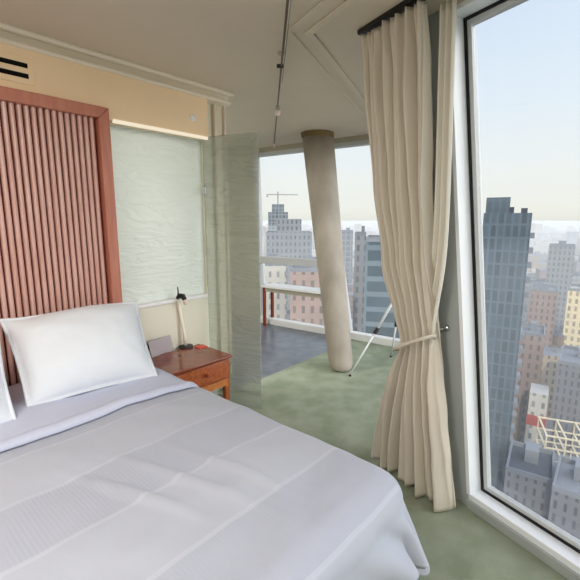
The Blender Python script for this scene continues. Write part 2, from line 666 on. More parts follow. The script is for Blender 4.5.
def tleft(z):
    return ta + sl * (z - za)


tn = UR.dot(bR - B0) - .2
tC = UR.dot(cR - B0) - .01
ZS = .09
ZR = 2.672
mb = MB()
mb.slab(FR, [(tleft(0), 0), (tC, 0), (tC, CEIL), (tleft(CEIL), CEIL)], 0, .128)
struct(mb.build('wall_right', M['pier']), 'grey slanting pier between curtain and big window', 'wall')
mb = MB()
mb.slab(FR, [(tn, ZR), (tleft(ZR), ZR), (tleft(CEIL), CEIL), (tn, CEIL)], 0, .128)
struct(mb.build('trim_head', M['plaster']), 'plaster head above the big window', 'lintel')
e = empty('window_1', FR(-1.5, 0), 'tall slanting window beside the curtain over the city', 'window', None, 'structure')
T1 = -1.75
mb = MB()
JW = .022
mb.slab(FR, [(tleft(ZS) - JW, ZS), (tleft(ZS), ZS), (tleft(ZR), ZR), (tleft(ZR) - JW, ZR)], -.012, .13)
mb.slab(FR, [(T1, ZR - JW), (tleft(ZR) - JW, ZR - JW), (tleft(ZR) - JW, ZR), (T1, ZR)], -.012, .13)
mb.build('jamb_lining', M['frame_white'], e)
mb = MB()
mb.slab(FR, [(tn, 0), (tleft(0) , 0), (tleft(ZS), ZS), (tn, ZS)], 0.0, .16)
mb.build('window_sill', M['frame_white'], e, bevel=.004)
mb = MB()
mb.slab(FR, [(tn, 0), (tleft(0), 0), (tleft(.055), .055), (tn, .055)], -.016, 0.0)
mb.build('skirting', M['pier'], e, bevel=.003)


def sash(t0f, t1f, parent):
    q = [(t1f(ZS), ZS), (t0f(ZS), ZS), (t0f(ZR - JW), ZR - JW), (t1f(ZR - JW), ZR - JW)]
    mb = MB()
    q2 = mb.ring(FR, q, .015, .085, .125)
    mb.build('gasket', M['gasket'], parent)
    mb = MB()
    q3 = mb.ring(FR, q2, .024, .092, .127)
    mb.build('sash', M['frame_grey'], parent)
    mb = MB()
    mb.slab(FR, q3, .11, .118)
    mb.build('pane', M['glass'], parent)


sash(lambda z: tleft(z) - JW, lambda z: T1 + .04, e)
mb = MB()
mb.slab(FR, [(T1 - .04, ZS), (T1 + .04, ZS), (T1 + .04, ZR), (T1 - .04, ZR)], 0, .14)
mb.build('mullion', M['frame_white'], e)
e = empty('window_6', FR(-3.0, 0), 'next bay of the big window behind the camera', 'window', None, 'structure')
sash(lambda z: T1 - .04, lambda z: tn + .05, e)

# ceiling moulding that follows the facade
path = [V((.115, 2.51, 0)) - UR * 4.2, V((.115, 2.51, 0)), V((.115, 2.51, 0)) + DS * 2.62]


def strip(off, w, zlo):
    mb = MB()
    nA = -NR                                      # towards the room
    nB = -NS
    bis = (nA + nB).normalized()
    kb = 1 / bis.dot(nA)
    A = [path[0] + nA * off, path[1] + bis * off * kb, path[2] + nB * off]
    B = [path[0] + nA * (off + w), path[1] + bis * (off + w) * kb, path[2] + nB * (off + w)]
    for k in range(2):
        c = [A[k], A[k + 1], B[k + 1], B[k]]
        mb.hexa([p + V((0, 0, zlo)) for p in c] + [p + V((0, 0, CEIL)) for p in c])
    return mb


m1 = empty('trim_ceiling', path[1] + V((0, 0, CEIL)), 'stepped ceiling moulding running parallel to the windows', 'moulding', None, 'structure')
strip(-.02, .05, CEIL - .013).build('moulding_outer', M['ceiling'], m1, bevel=.008, seg=3)
strip(.09, .04, CEIL - .010).build('moulding_inner', M['ceiling'], m1, bevel=.007, seg=3)

# ------------------------------------------------------------------ leaning column
cb = V((.575, 4.31, 0))
ct = V((.335, 5.22, CEIL))
ax = ct - cb
mb = MB()
nr = 36
prf = [(0.0, .07), (.004, .098), (.012, .118), (.024, .130), (.045, .137), (.3, .15), (.6, .17), (.85, .186), (.985, .194)]
for k, r in prf:
    c = cb + ax * k
    for j in range(nr):
        a = 2 * math.pi * j / nr
        mb.v.append(V((c.x + r * math.cos(a), c.y + r * math.sin(a), c.z)))
for k in range(len(prf) - 1):
    for j in range(nr):
        a, b = k * nr + j, k * nr + (j + 1) % nr
        mb.f.append((a, b, b + nr, a + nr))
mb.f.append(tuple(range(nr))[::-1])
mb.f.append(tuple((len(prf) - 1) * nr + j for j in range(nr)))
mb.mi = [0] * len(mb.f)
col = empty('column', cb, 'leaning round concrete column between the far windows', 'column', None, 'structure')
mb.build('shaft', M['concrete'], col, smooth=True)
mb = MB()
c1, c2 = cb + ax * .975, cb + ax * 1.0
mb.v = []
for c, r in ((c1, .196), (c2, .205)):
    for j in range(nr):
        a = 2 * math.pi * j / nr
        mb.v.append(V((c.x + r * math.cos(a), c.y + r * math.sin(a), c.z)))
mb.f = [(j, (j + 1) % nr, nr + (j + 1) % nr, nr + j) for j in range(nr)] + [tuple(range(nr))[::-1], tuple(range(nr, 2 * nr))]
mb.mi = [0] * len(mb.f)
mb.build('collar', M['concrete_dark'], col, smooth=False)

# ------------------------------------------------------------------ glass fin
f0 = P(2.2, WALLN)
f1p = at_z(258, 132, 2.335)
f1 = V((f1p.x, f1p.y, 0))
fd = (f1 - f0).normalized()
fn = V((fd.y, -fd.x, 0))


def FG(t, z, d=0.0):
    return f0 + fd * t + fn * d + V((0, 0, z))


fl = (f1 - f0).length
fr_ = empty('glass_partition', FG(fl / 2, 0), 'greenish rippled glass fin standing out from the wall by the nightstand', 'glass partition')
mb = MB()
mb.slab(FG, [(.012, 0.0), (fl, .0), (fl, 2.335), (.012, 2.335)], -.006, .006)
mb.build('glass_sheet', M['fin_glass'], fr_, bevel=.002)
for zc in (.35, 1.9):
    mb = MB()
    mb.slab(FG, [(.002, zc - .03), (.04, zc - .03), (.04, zc + .03), (.002, zc + .03)], -.014, .014)
    mb.build('wall_bracket', M['chrome'], fr_, bevel=.002)

# ------------------------------------------------------------------ headboard
HB0 = -.72
HTH = .135


def on_n(px, py, n):
    r = ray(px, py)
    t = n / N_.dot(r)
    p = r * t + V((0, 0, CAMZ))
    return W_.dot(p), p.z


HB1, HT = on_n(109, 108, WALLN + HTH)
HN = WALLN
h = empty('headboard', P(.35, HN, .3), 'tall reddish wood headboard with vertical fluted slats', 'headboard')
mb = MB()
ring_q = [(HB0, .3), (HB1, .3), (HB1, HT), (HB0, HT)]


def FH(s, z, d=0.0):
    return P(s, HN - d, z)


qi = mb.ring(FH, ring_q, .072, -HTH, -.002)
# bulkhead sits above headboard height partly: the headboard top stands proud of it
mb.build('headboard_frame', M['mahogany'], h, bevel=.006)
mb = MB()
mb.slab(FH, [(HB0 + .02, .32), (HB1 - .02, .32), (HB1 - .02, 2.3), (HB0 + .02, 2.3)], -.075, -.004)
mb.build('back_panel', M['slat_gap'], h)
mb = MB()
s = HB1 - .072 - .012
pitch = .0372
while s > HB0 + .13:
    s -= pitch
    pts = [(s + .004, .075), (s + .004, .098), (s + .0085, .105), (s + .0165, .109), (s + .0245, .105), (s + .029, .098), (s + .029, .075)]
    i = len(mb.v)
    for z in (.385, HT - .073):
        mb.v += [P(a, HN + b - .001, z) for a, b in pts]
    n = len(pts)
    mb.f += [(i + k, i + k + 1, i + n + k + 1, i + n + k) for k in range(n - 1)]
    mb.mi += [0] * (n - 1)
mb.build('slats', M['slat'], h, smooth=False)

# vent in the bulkhead
vt = empty('air_vent', P(.55, WALLN + .1, 2.42), 'pale wall vent with two black slots above the headboard', 'vent')
pv = []
def on_bulk(px, py, n):
    r = ray(px, py)
    t = n / N_.dot(r)
    p = r * t + V((0, 0, CAMZ))
    return W_.dot(p), p.z
NBH = WALLN + .1
va = on_bulk(29, 60, NBH)
v1 = on_bulk(27, 66.5, NBH)
v2 = on_bulk(28, 77, NBH)
mb = MB()
s1 = v1[0]
mb.box((s1 - .62, NBH + .0005, min(v1[1], v2[1]) - .045), (s1 + .03, NBH + .007, v1[1] + .045), P)
mb.build('vent_plate', M['bulkhead'], vt, bevel=.003)
for vv in (v1, v2):
    mb = MB()
    mb.box((s1 - .59, NBH + .006, vv[1] - .0125), (s1, NBH + .0105, vv[1] + .0125), P)
    mb.build('vent_slot', M['slot'], vt)
sd = on_bulk(192, 118, NBH)
mb = MB()
c = P(sd[0], NBH, sd[1])
mb.tube([c + N_ * .0005, c + N_ * .014, c + N_ * .022], [.026, .026, .016], 20)
o = mb.build('wall_sensor', M['white'], smooth=False, origin=c)
tag(o, 'small round white sensor near the end of the peach bulkhead', 'sensor')

# ------------------------------------------------------------------ bed
BS0, BS1 = -.66, 1.36
BN0, BN1 = WALLN + .145, -.745
bed = empty('bed', P((BS0 + BS1) / 2, (BN0 + BN1) / 2), 'king size bed against the slatted headboard', 'bed')
mb = MB()
mb.box((BS0 + .02, BN0, .12), (BS1 - .02, BN1 - .02, .34), P)
mb.build('bed_base', M['bedbase'], bed, bevel=.01)
for a in (BS0 + .1, BS1 - .16):
    for b in (BN0 + .06, BN1 - .12):
        mb = MB()
        mb.box((a, b, 0), (a + .06, b + .06, .12), P)
        mb.build('leg', M['bedbase'], bed)
mb = MB()
mb.box((BS0, BN0, .34), (BS1, BN1, .575), P)
mb.build('mattress', M['mattress'], bed, bevel=.05, seg=4)


def nz(p, sc, seed=0.0):
    return noise.noise(V((p[0] * sc + seed, p[1] * sc + seed * 1.7, (p[2] if len(p) > 2 else 0) * sc)))


def drape(u, v, top, hw0, hw1, vend, R, floorz, amp=1.0, flare=.26):
    """u across the bed, v along the bed (both cloth lengths); beyond the edges the cloth rounds over and hangs"""
    du = max(0, u - hw1) - max(0, hw0 - u)
    dv = max(0, v - vend)
    r = math.hypot(du, dv)
    s0 = min(max(u, hw0), hw1)
    n0_ = min(v, vend)
    z = top
    if r < 1e-6:
        return s0, n0_, z, 0.0
    dx, dy = du / r, dv / r
    if r < math.pi * R / 2:
        out, down = R * math.sin(r / R), R * (1 - math.cos(r / R))
    else:
        e = r - math.pi * R / 2
        out, down = R + e * flare, R + e * .96
    ang = math.atan2(dy, dx)
    per = u * 1.0 - v * 1.0
    f = max(0, down - R * .6)
    wave = math.sin(per * 21 + 1.3 * math.sin(per * 7)) * .12 * f * amp
    out += wave
    z = top - down
    if z < floorz:
        z = floorz + .002 * math.sin(per * 30)
    return s0 + dx * out, n0_ + dy * out, z, f


DTOP = .645
DU0, DU1 = BS0 - .40, BS1 + .40
DV0, DV1 = -2.10, BN1 + .44


def duvet_fn(i, j):
    u = DU0 + (DU1 - DU0) * i
    v = DV0 + (DV1 - DV0) * j
    s, n, z, f = drape(u, v, DTOP, BS0 + .06, BS1 - .02, BN1 + .02, .12, .15)
    if f <= 0:
        cu = min(1, min(u - BS0, BS1 - u) / .3)
        z += .022 * max(0, cu) * min(1, max(0, (BN1 - v)) / .3)
    z += .012 * nz((u, v, 0), 3.2, 1) + .007 * nz((u, v, 0), 8, 4)
    # a few long creases along the length
    z += .022 * math.exp(-((u - .62 - .35 * (v + 1.3)) / .022) ** 2) * math.exp(-((v + 1.3) / .22) ** 2)
    z += .024 * math.exp(-((u - .80 - .30 * (v + 1.2)) / .025) ** 2) * math.exp(-((v + 1.25) / .25) ** 2)
    z += .020 * math.exp(-((u - .95 - .22 * (v + 1.2)) / .02) ** 2) * math.exp(-((v + 1.15) / .2) ** 2)
    return P(s, n, z)


mb = MB()
mb.grid(duvet_fn, 190, 150, uv=lambda i, j: (DU0 + (DU1 - DU0) * i, DV0 + (DV1 - DV0) * j))
o = mb.build('duvet', M['duvet'], smooth=True, solid=.018, origin=P(.35, -1.4, .6))
tag(o, 'lavender grey woven duvet with ribbed bands spread over the bed', 'duvet')


def sheet_fn(i, j):
    u = DU0 + .01 + (DU1 - DU0 - .02) * i
    v = -2.72 + .77 * j
    s, n, z, f = drape(u, v, DTOP + .020, BS0 + .045, BS1 - .035, 5, .09, .30, .3, .04)
    puff = .010 * min(1, j * 3)
    if j > .90:
        puff += .014 * (1 - abs(j - .95) / .05)
    if f <= 0:
        cu = min(1, min(u - BS0, BS1 - u) / .3)
        z += .020 * max(0, cu)
        z += puff
    z += .012 * nz((u, v, 0), 3.2, 1) + .007 * nz((u, v, 0), 8, 4)
    if j > .985:
        z -= .012
    return P(s, n, z)


mb = MB()
mb.grid(sheet_fn, 170, 66)
o = mb.build('folded_sheet', M['sheet'], smooth=True, solid=.01, origin=P(.35, -2.2, .65))
tag(o, 'pale lavender sheet folded back over the top of the duvet', 'sheet')


def make_pillow(name, label, cs, wd, hgt, th, base, tilt, yaw, seed, flange=.02, taper=.10):
    """leaning pillow: foot edge on the bed, top leaning on the headboard"""
    bs, bn, bz = base
    e = empty(name, P(bs, bn, bz), label, 'pillow', 'white pillows against the headboard')
    ct_, st = math.cos(tilt), math.sin(tilt)
    cy, sy = math.cos(yaw), math.sin(yaw)

    def put(x, y, w):
        # x across, y up the pillow, w thickness towards the room
        n = -y * ct_ + w * st
        z = y * st + w * ct_
        x = x * (1 + taper * (y / hgt - .5))
        xs = x * cy - n * sy
        nn = x * sy + n * cy
        return P(bs + xs, bn + nn, bz + z)

    def face(sign):
        def fn(i, j):
            x, y = i * 2 - 1, j * 2 - 1
            prof_ = max(0, (1 - abs(x) ** 2.6)) ** .68 * max(0, (1 - abs(y) ** 2.4)) ** .66
            pinch = 1 - .05 * (1 - abs(y) ** 2) * abs(x) ** 6
            pinch2 = 1 - .06 * (1 - abs(x) ** 2) * abs(y) ** 6
            w = sign * th / 2 * prof_
            X = x * wd / 2 * pinch
            Y = hgt / 2 + y * hgt / 2 * pinch2
            Y += .014 * math.sin(x * 3.1 + seed) * max(0, y)
            w += .012 * prof_ * math.sin((abs(x) + y * .6) * 9) * max(0, abs(x) - .45)
            w += .020 * prof_ * nz((X, Y, sign), 6, seed) + .006 * prof_ * nz((X, Y, sign), 15, seed + 3)
            return put(X, Y, w + th * .42)
        return fn
    mb = MB()
    mb.grid(face(1), 44, 34)
    mb.grid(face(-1), 44, 34)
    o1 = mb.build('pillow_body', M['linen'], e, smooth=True)
    md = o1.modifiers.new('weld', 'WELD')
    md.merge_threshold = .0005
    # stitched flange all round
    mb = MB()
    ring = []
    for k in range(160):
        a = k / 160 * 4
        sd_, fr = int(a), a - int(a)
        x, y = [(-1 + 2 * fr, -1), (1, -1 + 2 * fr), (1 - 2 * fr, 1), (-1, 1 - 2 * fr)][sd_]
        px_ = 1 - .05 * (1 - y * y) * abs(x) ** 6
        py_ = 1 - .06 * (1 - x * x) * abs(y) ** 6
        a_in = (x * wd / 2 * px_ * .985, hgt / 2 + y * hgt / 2 * py_ * .985)
        a_out = (x * (wd / 2 * px_ + flange), hgt / 2 + y * (hgt / 2 * py_ + (flange if y > -.99 else flange * .3)))
        dy_ = .014 * math.sin(x * 3.1 + seed) * max(0, y)
        ring.append(((a_in[0], a_in[1] + dy_), (a_out[0], a_out[1] + dy_)))
    i0 = 0
    for k, (a, b) in enumerate(ring):
        wob = .008 * nz((b[0], b[1], 0), 9, seed)
        mb.v.append(put(a[0], a[1], th * .42))
        mb.v.append(put((a[0] + b[0]) / 2, (a[1] + b[1]) / 2, th * .42 + .006 + wob * .5))
        mb.v.append(put(b[0], b[1], th * .42 + wob))
    for k in range(160):
        k2 = (k + 1) % 160
        for q_ in (0, 1):
            mb.f.append((k * 3 + q_, k * 3 + q_ + 1, k2 * 3 + q_ + 1, k2 * 3 + q_))
            mb.mi.append(0)
    mb.build('flange', M['linen'], e, smooth=True, solid=.005)
    return e


make_pillow('pillow', 'big white flanged pillow nearest the nightstand', 0, .71, .55, .29, (.94, -2.345, .61), math.radians(49), .13, 1, .014)
make_pillow('pillow', 'white pillow cut by the left edge of the view', 0, .72, .52, .26, (.16, -2.29, .62), math.radians(52), 0.03, 5, .014)

# ------------------------------------------------------------------ nightstand
NS0, NS1 = 1.49, 2.045
NN0, NN1 = WALLN + .05, -2.42
NZ = .58
ns = empty('nightstand', P((NS0 + NS1) / 2, (NN0 + NN1) / 2), 'cherry wood nightstand with one drawer beside the bed', 'nightstand')
mb = MB()
mb.box((NS0 - .015, NN0, NZ - .022), (NS1 + .015, NN1 + .015, NZ), P)
mb.build('top', M['cherry_top'], ns, bevel=.005)
mb = MB()
mb.box((NS0, NN0 + .01, NZ - .20), (NS1, NN1 - .012, NZ - .022), P)
mb.build('carcass', M['cherry'], ns, bevel=.004)
mb = MB()
mb.box((NS0 + .03, NN1 - .012, NZ - .172), (NS1 - .03, NN1 + .006, NZ - .03), P)
dr = mb.build('drawer', M['cherry'], ns, bevel=.004)
kn = P((NS0 + NS1) / 2 + .03, NN1 + .006, NZ - .10)
mb = MB()
mb.tube([kn, kn + N_ * .012, kn + N_ * .016, kn + N_ * .028], [.007, .007, .016, .013], 16)
k_ = mb.build('knob', M['wood_red'], dr, smooth=False)
mb = MB()
mb.box((NS0 + .02, NN1 - .03, NZ - .255), (NS1 - .02, NN1 - .008, NZ - .20), P)
mb.build('apron', M['cherry_light'], ns, bevel=.003)
for a in (NS0, NS1 - .045):
    for b in (NN0 + .01, NN1 - .055):
        mb = MB()
        p0 = [(a, b), (a + .045, b), (a + .045, b + .045), (a, b + .045)]
        cx, cy = a + .0225, b + .0225
        mb.hexa([P(cx + (x - cx) * .72, cy + (y - cy) * .72, 0) for x, y in p0] + [P(x, y, NZ - .2) for x, y in p0])
        mb.build('leg', M['cherry'], ns, bevel=.003)


def sn(p):
    return W_.dot(p), N_.dot(p)


# reading lamp
lb = at_z(186, 347, NZ)
lamp = empty('reading_lamp', lb, 'white gooseneck reading lamp standing on the nightstand', 'lamp')


def on_depth(px, py, p):
    """point on the pixel's ray at the same distance ahead as p"""
    r = ray(px, py)
    return r * (p.y / r.y) + V((0, 0, CAMZ))


mb = MB()
mb.tube([lb + V((0, 0, .0005)), lb + V((0, 0, .012)), lb + V((0, 0, .018))], [.062, .060, .02], 28)
mb.build('base', M['dark_plastic'], lamp)
pp = [on_depth(x, y, lb) for x, y in ((185.5, 347), (184.5, 336), (182.5, 325), (180.5, 314), (178.7, 304), (178.2, 297))]
mb = MB()
mb.tube(pp, [.013, .013, .0135, .014, .014, .014], 12)
mb.build('stem', M['lamp_white'], lamp, smooth=True)
tip = pp[-1]
mb = MB()
mb.tube([tip + V((-.006, 0, -.012)), tip + V((.012, -.01, .014)), tip + V((.045, -.02, .010)), tip + V((.062, -.03, -.018))], [.016, .021, .024, .018], 14)
mb.build('lamp_head', M['black'], lamp, smooth=True)
mb = MB()
mb.tube([tip + V((.0, 0, .01)), tip + V((.002, 0, .05)), tip + V((-.002, 0, .085))], [.007, .006, .005], 8)
mb.build('switch_rod', M['dark_plastic'], lamp)
mb = MB()
q_ = tip + V((.062, -.03, -.018))
mb.tube([q_, q_ + V((.004, -.002, -.016)), q_ + V((.006, -.004, -.034)), q_ + V((.007, -.005, -.042))], [.014, .019, .015, .005], 14)
mb.build('bulb', M['bulb_pink'], lamp, smooth=True)

# things on the nightstand
ca = at_z(152, 358, NZ)
cbx = at_z(174, 350, NZ)
cd = (cbx - ca).normalized()
cn_ = V((cd.y, -cd.x, 0))


def FC(t, z, d=0.0):
    return ca + cd * t + cn_ * (-d) + V((0, 0, z))


cw = (cbx - ca).length
cc = empty('desk_card', FC(cw / 2, 0), 'grey standing card on the nightstand next to the pillow', 'card')
mb = MB()
mb.hexa([FC(0, .001, .0), FC(cw, .001, .0), FC(cw, .001, .008), FC(0, .001, .008),
         FC(0, .125, .035), FC(cw, .125, .035), FC(cw, .125, .043), FC(0, .125, .043)])
mb.build('front_leaf', M['card'], cc, bevel=.002)
mb = MB()
mb.hexa([FC(.02, .001, .085), FC(cw - .02, .001, .085), FC(cw - .02, .001, .09), FC(.02, .001, .09),
         FC(.02, .123, .044), FC(cw - .02, .123, .044), FC(cw - .02, .123, .049), FC(.02, .123, .049)])
mb.build('back_leaf', M['dark_plastic'], cc)
rd = at_z(202, 347, NZ)
mb = MB()
rs, rn = sn(rd)
mb.box((rs - .05, rn - .045, NZ), (rs + .035, rn + .035, NZ + .008), P)
o = mb.build('notepad', M['red_paper'], bevel=.002, origin=rd)
tag(o, 'small red notepad lying on the nightstand by the lamp', 'notepad')

# ------------------------------------------------------------------ curtain
prow = [(2.665, 1.60, 1.965, 1.535), (2.4, 1.63, 1.96, 1.53), (1.9, 1.68, 1.935, 1.525), (1.5, 1.73, 1.88, 1.52), (1.2, 1.765, 1.80, 1.515), (1.0, 1.785, 1.765, 1.505),
        (.8, 1.79, 1.83, 1.475), (.55, 1.80, 1.90, 1.43), (.3, 1.81, 1.94, 1.385), (.02, 1.82, 1.965, 1.345)]


def rowat(z):
    for k in range(len(prow) - 1):
        a, b = prow[k], prow[k + 1]
        if b[0] <= z <= a[0]:
            t = (a[0] - z) / (a[0] - b[0])
            t2 = t * t * (3 - 2 * t) * .5 + t * .5
            return [a[m] + (b[m] - a[m]) * t2 for m in range(4)]
    return prow[-1]


ZT = 1.0


def curtain_fn(i, j):
    z = 2.665 - 2.645 * j
    zq = min(2.665, z + .105 * (1 - i) * min(1, max(0, (2.4 - z) / 1.0)) * min(1, z / .5))
    _, nn, ul, ur = rowat(zq)
    g = math.exp(-((zq - ZT) / .22) ** 2)
    wob = nz((i * 5, z * .8, 0), 1.0, 3)
    ph = i * 2 * math.pi * 8 + wob * 3.2
    top = max(0, (z - 2.46) / .205)
    amp = (.030 + .020 * (1 - z / 2.72)) * (1 - .45 * g)
    fold = math.sin(ph) * amp + math.sin(ph * 1.7 + 1.1 + z) * amp * .5 + .012 * nz((i * 9, z * 2.2, 0), 1.0, 8)
    if top > 0:                                    # pinch pleats under the track
        fold = fold * (1 - .5 * top) + .012 * top * math.sin(i * 2 * math.pi * 19)
    bulge = .03 * g * math.sin(math.pi * i) - .02 * g
    u = ul + (ur - ul) * i + .006 * math.cos(ph) * (1 - g)
    if z < .08:
        z += .012 * math.sin(ph * .5 + 1)
    p = UR * u + NR * (nn - .035 - bulge - fold)
    return V((p.x, p.y, z))


cu = empty('curtain', UR * 1.75 + NR * 1.75, 'cream pleated curtain tied back beside the big window', 'curtain')
mb = MB()
mb.grid(curtain_fn, 230, 110)
mb.build('curtain_cloth', M['curtain'], cu, smooth=True, solid=.003)
# tieback: band round the waist and hook to the pier
mb = MB()
_, nn, ul, ur = rowat(ZT)
loop = []
for k in range(28):
    a = 2 * math.pi * k / 28
    u = (ul + ur) / 2 + (ul - ur) / 2 * 1.06 * math.cos(a)
    d = .075 * math.sin(a)
    loop.append((u, d - .06 * (math.sin(a) < 0) * abs(math.sin(a)), .02 * math.cos(a)))
for u, d, dz in loop:
    p = UR * u + NR * (nn - .045 + min(d * .8, .058))
    zz = ZT - (u - ur) * .42
    mb.v.append(V((p.x, p.y, zz - .010 - dz)))
    mb.v.append(V((p.x, p.y, zz + .010 - dz)))
for k in range(28):
    a, b = k * 2, ((k + 1) % 28) * 2
    mb.f.append((a, b, b + 1, a + 1))
    mb.mi.append(0)
mb.build('tieback', M['curtain'], cu, smooth=True, solid=.006)
hk, hz = hit_r(447, 328)
mb = MB()
p0 = FR(hk, hz, -.001)
pe = UR * (ur + .0) + NR * (nn - .03) + V((0, 0, ZT + .0))
mb.tube([p0, p0 - NR * .012], [.02, .016], 16)
mb.tube([p0 - NR * .01, p0 - NR * .05, p0 - NR * .06 + UR * .02, pe], [.007, .007, .007, .007], 10)
o = mb.build('curtain_hook', M['chrome'], smooth=True, origin=p0)
tag(o, 'small metal tieback hook fixed to the grey pier', 'hook')
# lining curtain, pushed to the side of the big window
def lining_fn(i, j):
    z = 2.665 - 2.63 * j
    u = 1.53 - .09 * i
    u += .085 / (1 + math.exp((z - 1.25) / .12))
    fold = .018 * math.sin(i * 2 * math.pi * 2.5)
    base = NR.dot(FR(0, z))
    p = UR * u + NR * (min(1.69 + .13 * j, base - .06) - .01 - fold)
    return V((p.x, p.y, z))


mb = MB()
mb.grid(lining_fn, 50, 60)
o = mb.build('curtain_sheer', M['lining'], smooth=True, solid=.002, origin=UR * 1.45 + NR * 1.72)
tag(o, 'narrow pale lining curtain between the cream curtain and the grey pier', 'curtain')
mb = MB()


def FT(t, z, d=0.0):
    p = UR * t + NR * (1.565 + d)
    return V((p.x, p.y, z))


mb.slab(FT, [(-2.2, CEIL - .026), (1.99, CEIL - .026), (1.99, CEIL), (-2.2, CEIL)], -.03, .03)
o = mb.build('curtain_track', M['black'], bevel=.003, origin=FT(1.5, 2.74))
tag(o, 'dark curtain track on the ceiling above the cream curtain', 'curtain track')

# ------------------------------------------------------------------ console table by the far window
wl = hit_far(263.5, 300, -.45)
A0 = at_z(264, 326, 0.0)
ta_ = EF.dot(A0)
da = MF.dot(A0) - 5.05
rr_ = ray(331, 333)
kk_ = (5.05 + da) / MF.dot(rr_)
te = EF.dot(rr_ * kk_)
tz = CAMZ + 0.0
# top edge seen at y 285 above the leg
r_ = ray(264, 286)
tz = CAMZ + r_.z * (A0.y / r_.y)
tb = empty('console_table', FF(ta_ + .8, 0, da + .1), 'white topped console table with red brown legs below the far window rail', 'console table')


def FB(t, z, d=0.0):
    return EF * t + MF * (5.05 + d) + V((0, 0, z))


DT = .26
mb = MB()
mb.slab(FB, [(ta_ - .03, tz - .02), (te + .03, tz - .02), (te + .03, tz + .015), (ta_ - .03, tz + .015)], da - .03, da + DT)
mb.build('table_top', M['white'], tb, bevel=.004)
mb = MB()
mb.slab(FB, [(ta_ + .02, tz - .085), (te - .02, tz - .085), (te - .02, tz - .02), (ta_ + .02, tz - .02)], da + .01, da + .03)
mb.build('apron', M['beam'], tb)
for t in (ta_, te):
    for d in (da, da + DT - .06):
        mb = MB()
        mb.slab(FB, [(t - .02, 0), (t + .02, 0), (t + .02, tz - .02), (t - .02, tz - .02)], d, d + .04)
        mb.build('leg', M['wood_red'], tb)

# ------------------------------------------------------------------ tripod
f1_, f2_, f3_ = at_z(350, 376, 0), at_z(391, 357, 0), V((1.20, 3.90, 0))
apex = V((1.17, 4.16, .98))
tp = empty('tripod', V((apex.x, apex.y, 0)), 'slim white tripod half hidden behind the curtain', 'tripod')
for fp in (f1_, f2_, f3_):
    mb = MB()
    tp_ = apex + (fp - apex).normalized() * .03
    mid = fp + (apex - fp) * .52
    fz = fp + V((0, 0, .012))
    mb.tube([fz, mid], .0095, 10)
    mb.tube([mid - (apex - fp) * .02, tp_], .0145, 10)
    lg = mb.build('leg', M['steel'], tp, smooth=True)
    mb = MB()
    mb.tube([mid - (apex - fp) * .045, mid + (apex - fp) * .02], .021, 12)
    mb.build('clamp_knob', M['dark_plastic'], lg)
    mb = MB()
    mb.tube([fp + V((0, 0, .0)), fp + V((0, 0, .02))], [.017, .012], 12)
    mb.build('rubber_foot', M['black'], lg)
mb = MB()
mb.tube([apex - V((0, 0, .05)), apex + V((0, 0, .02)), apex + V((0, 0, .04))], [.045, .045, .03], 16)
mb.build('tripod_head', M['dark_plastic'], tp)

# ------------------------------------------------------------------ track light rail
RA = V((-.01, 1.97, 2.60))
rf = ray(274, 141)
kk = 4.72 / MF.dot(V((rf.x, rf.y, 0)))
RB = V((rf.x * kk, rf.y * kk, CAMZ + rf.z * kk))
RB.z = min(RB.z, 2.70)
rd_ = (RB - RA)
R0 = RA - rd_ * .32
rail = empty('rail_light', R0, 'thin dark lighting rail hanging under the ceiling towards the far windows', 'rail light')
mb = MB()
mb.tube([R0, RB], .0065, 10)
mb.build('rail', M['bronze'], rail, smooth=True)
mb = MB()
mb.tube([R0 + V((.016, 0, .006)), RA + rd_ * .30 + V((.016, 0, .006))], .003, 8)
mb.build('power_wire', M['chrome'], rail, smooth=True)


def rail_at_y(py):
    lo, hi = -.3, 1.0
    for _ in range(40):
        m_ = (lo + hi) / 2
        p = RA + rd_ * m_ - V((0, 0, CAMZ))
        yy = 290 - FPX * (p.y * SP + p.z * CP) / (p.y * CP - p.z * SP)
        if yy < py:
            lo = m_
        else:
            hi = m_
    return RA + rd_ * lo


for py in (-30, 66):
    p = rail_at_y(py)
    mb = MB()
    mb.tube([p, V((p.x, p.y, CEIL))], .004, 8)
    mb.tube([V((p.x, p.y, CEIL - .012)), V((p.x, p.y, CEIL))], .022, 12)
    mb.build('ceiling_stem', M['beam'], rail)
p = rail_at_y(66)
mb = MB()
mb.tube([p + V((-.03, 0, .0)), p + V((.012, 0, 0))], .012, 10)
mb.build('connector', M['black'], rail)
p = rail_at_y(107)
mb = MB()
mb.tube([p + V((0, 0, .01)), p + V((0, 0, -.03))], [.020, .020], 12)
sp = mb.build('spot_holder', M['chrome'], rail)
mb = MB()
mb.tube([p + V((0, 0, -.03)), p + V((0, 0, -.04)), p + V((0, 0, -.065)), p + V((0, 0, -.075))], [.022, .028, .024, .006], 12)
mb.build('bulb', M['bulb_pink'], sp, smooth=True)
mb = MB()
mb.tube([RB - V((0, 0, .05)), RB + V((0, 0, .012))], [.017, .014], 12)
mb.build('end_cap', M['bulb_pink'], rail)
mb = MB()
mb.tube([RB + V((0, 0, .01)), V((RB.x, RB.y, CEIL))], .005, 8)
mb.build('ceiling_stem', M['beam'], rail)

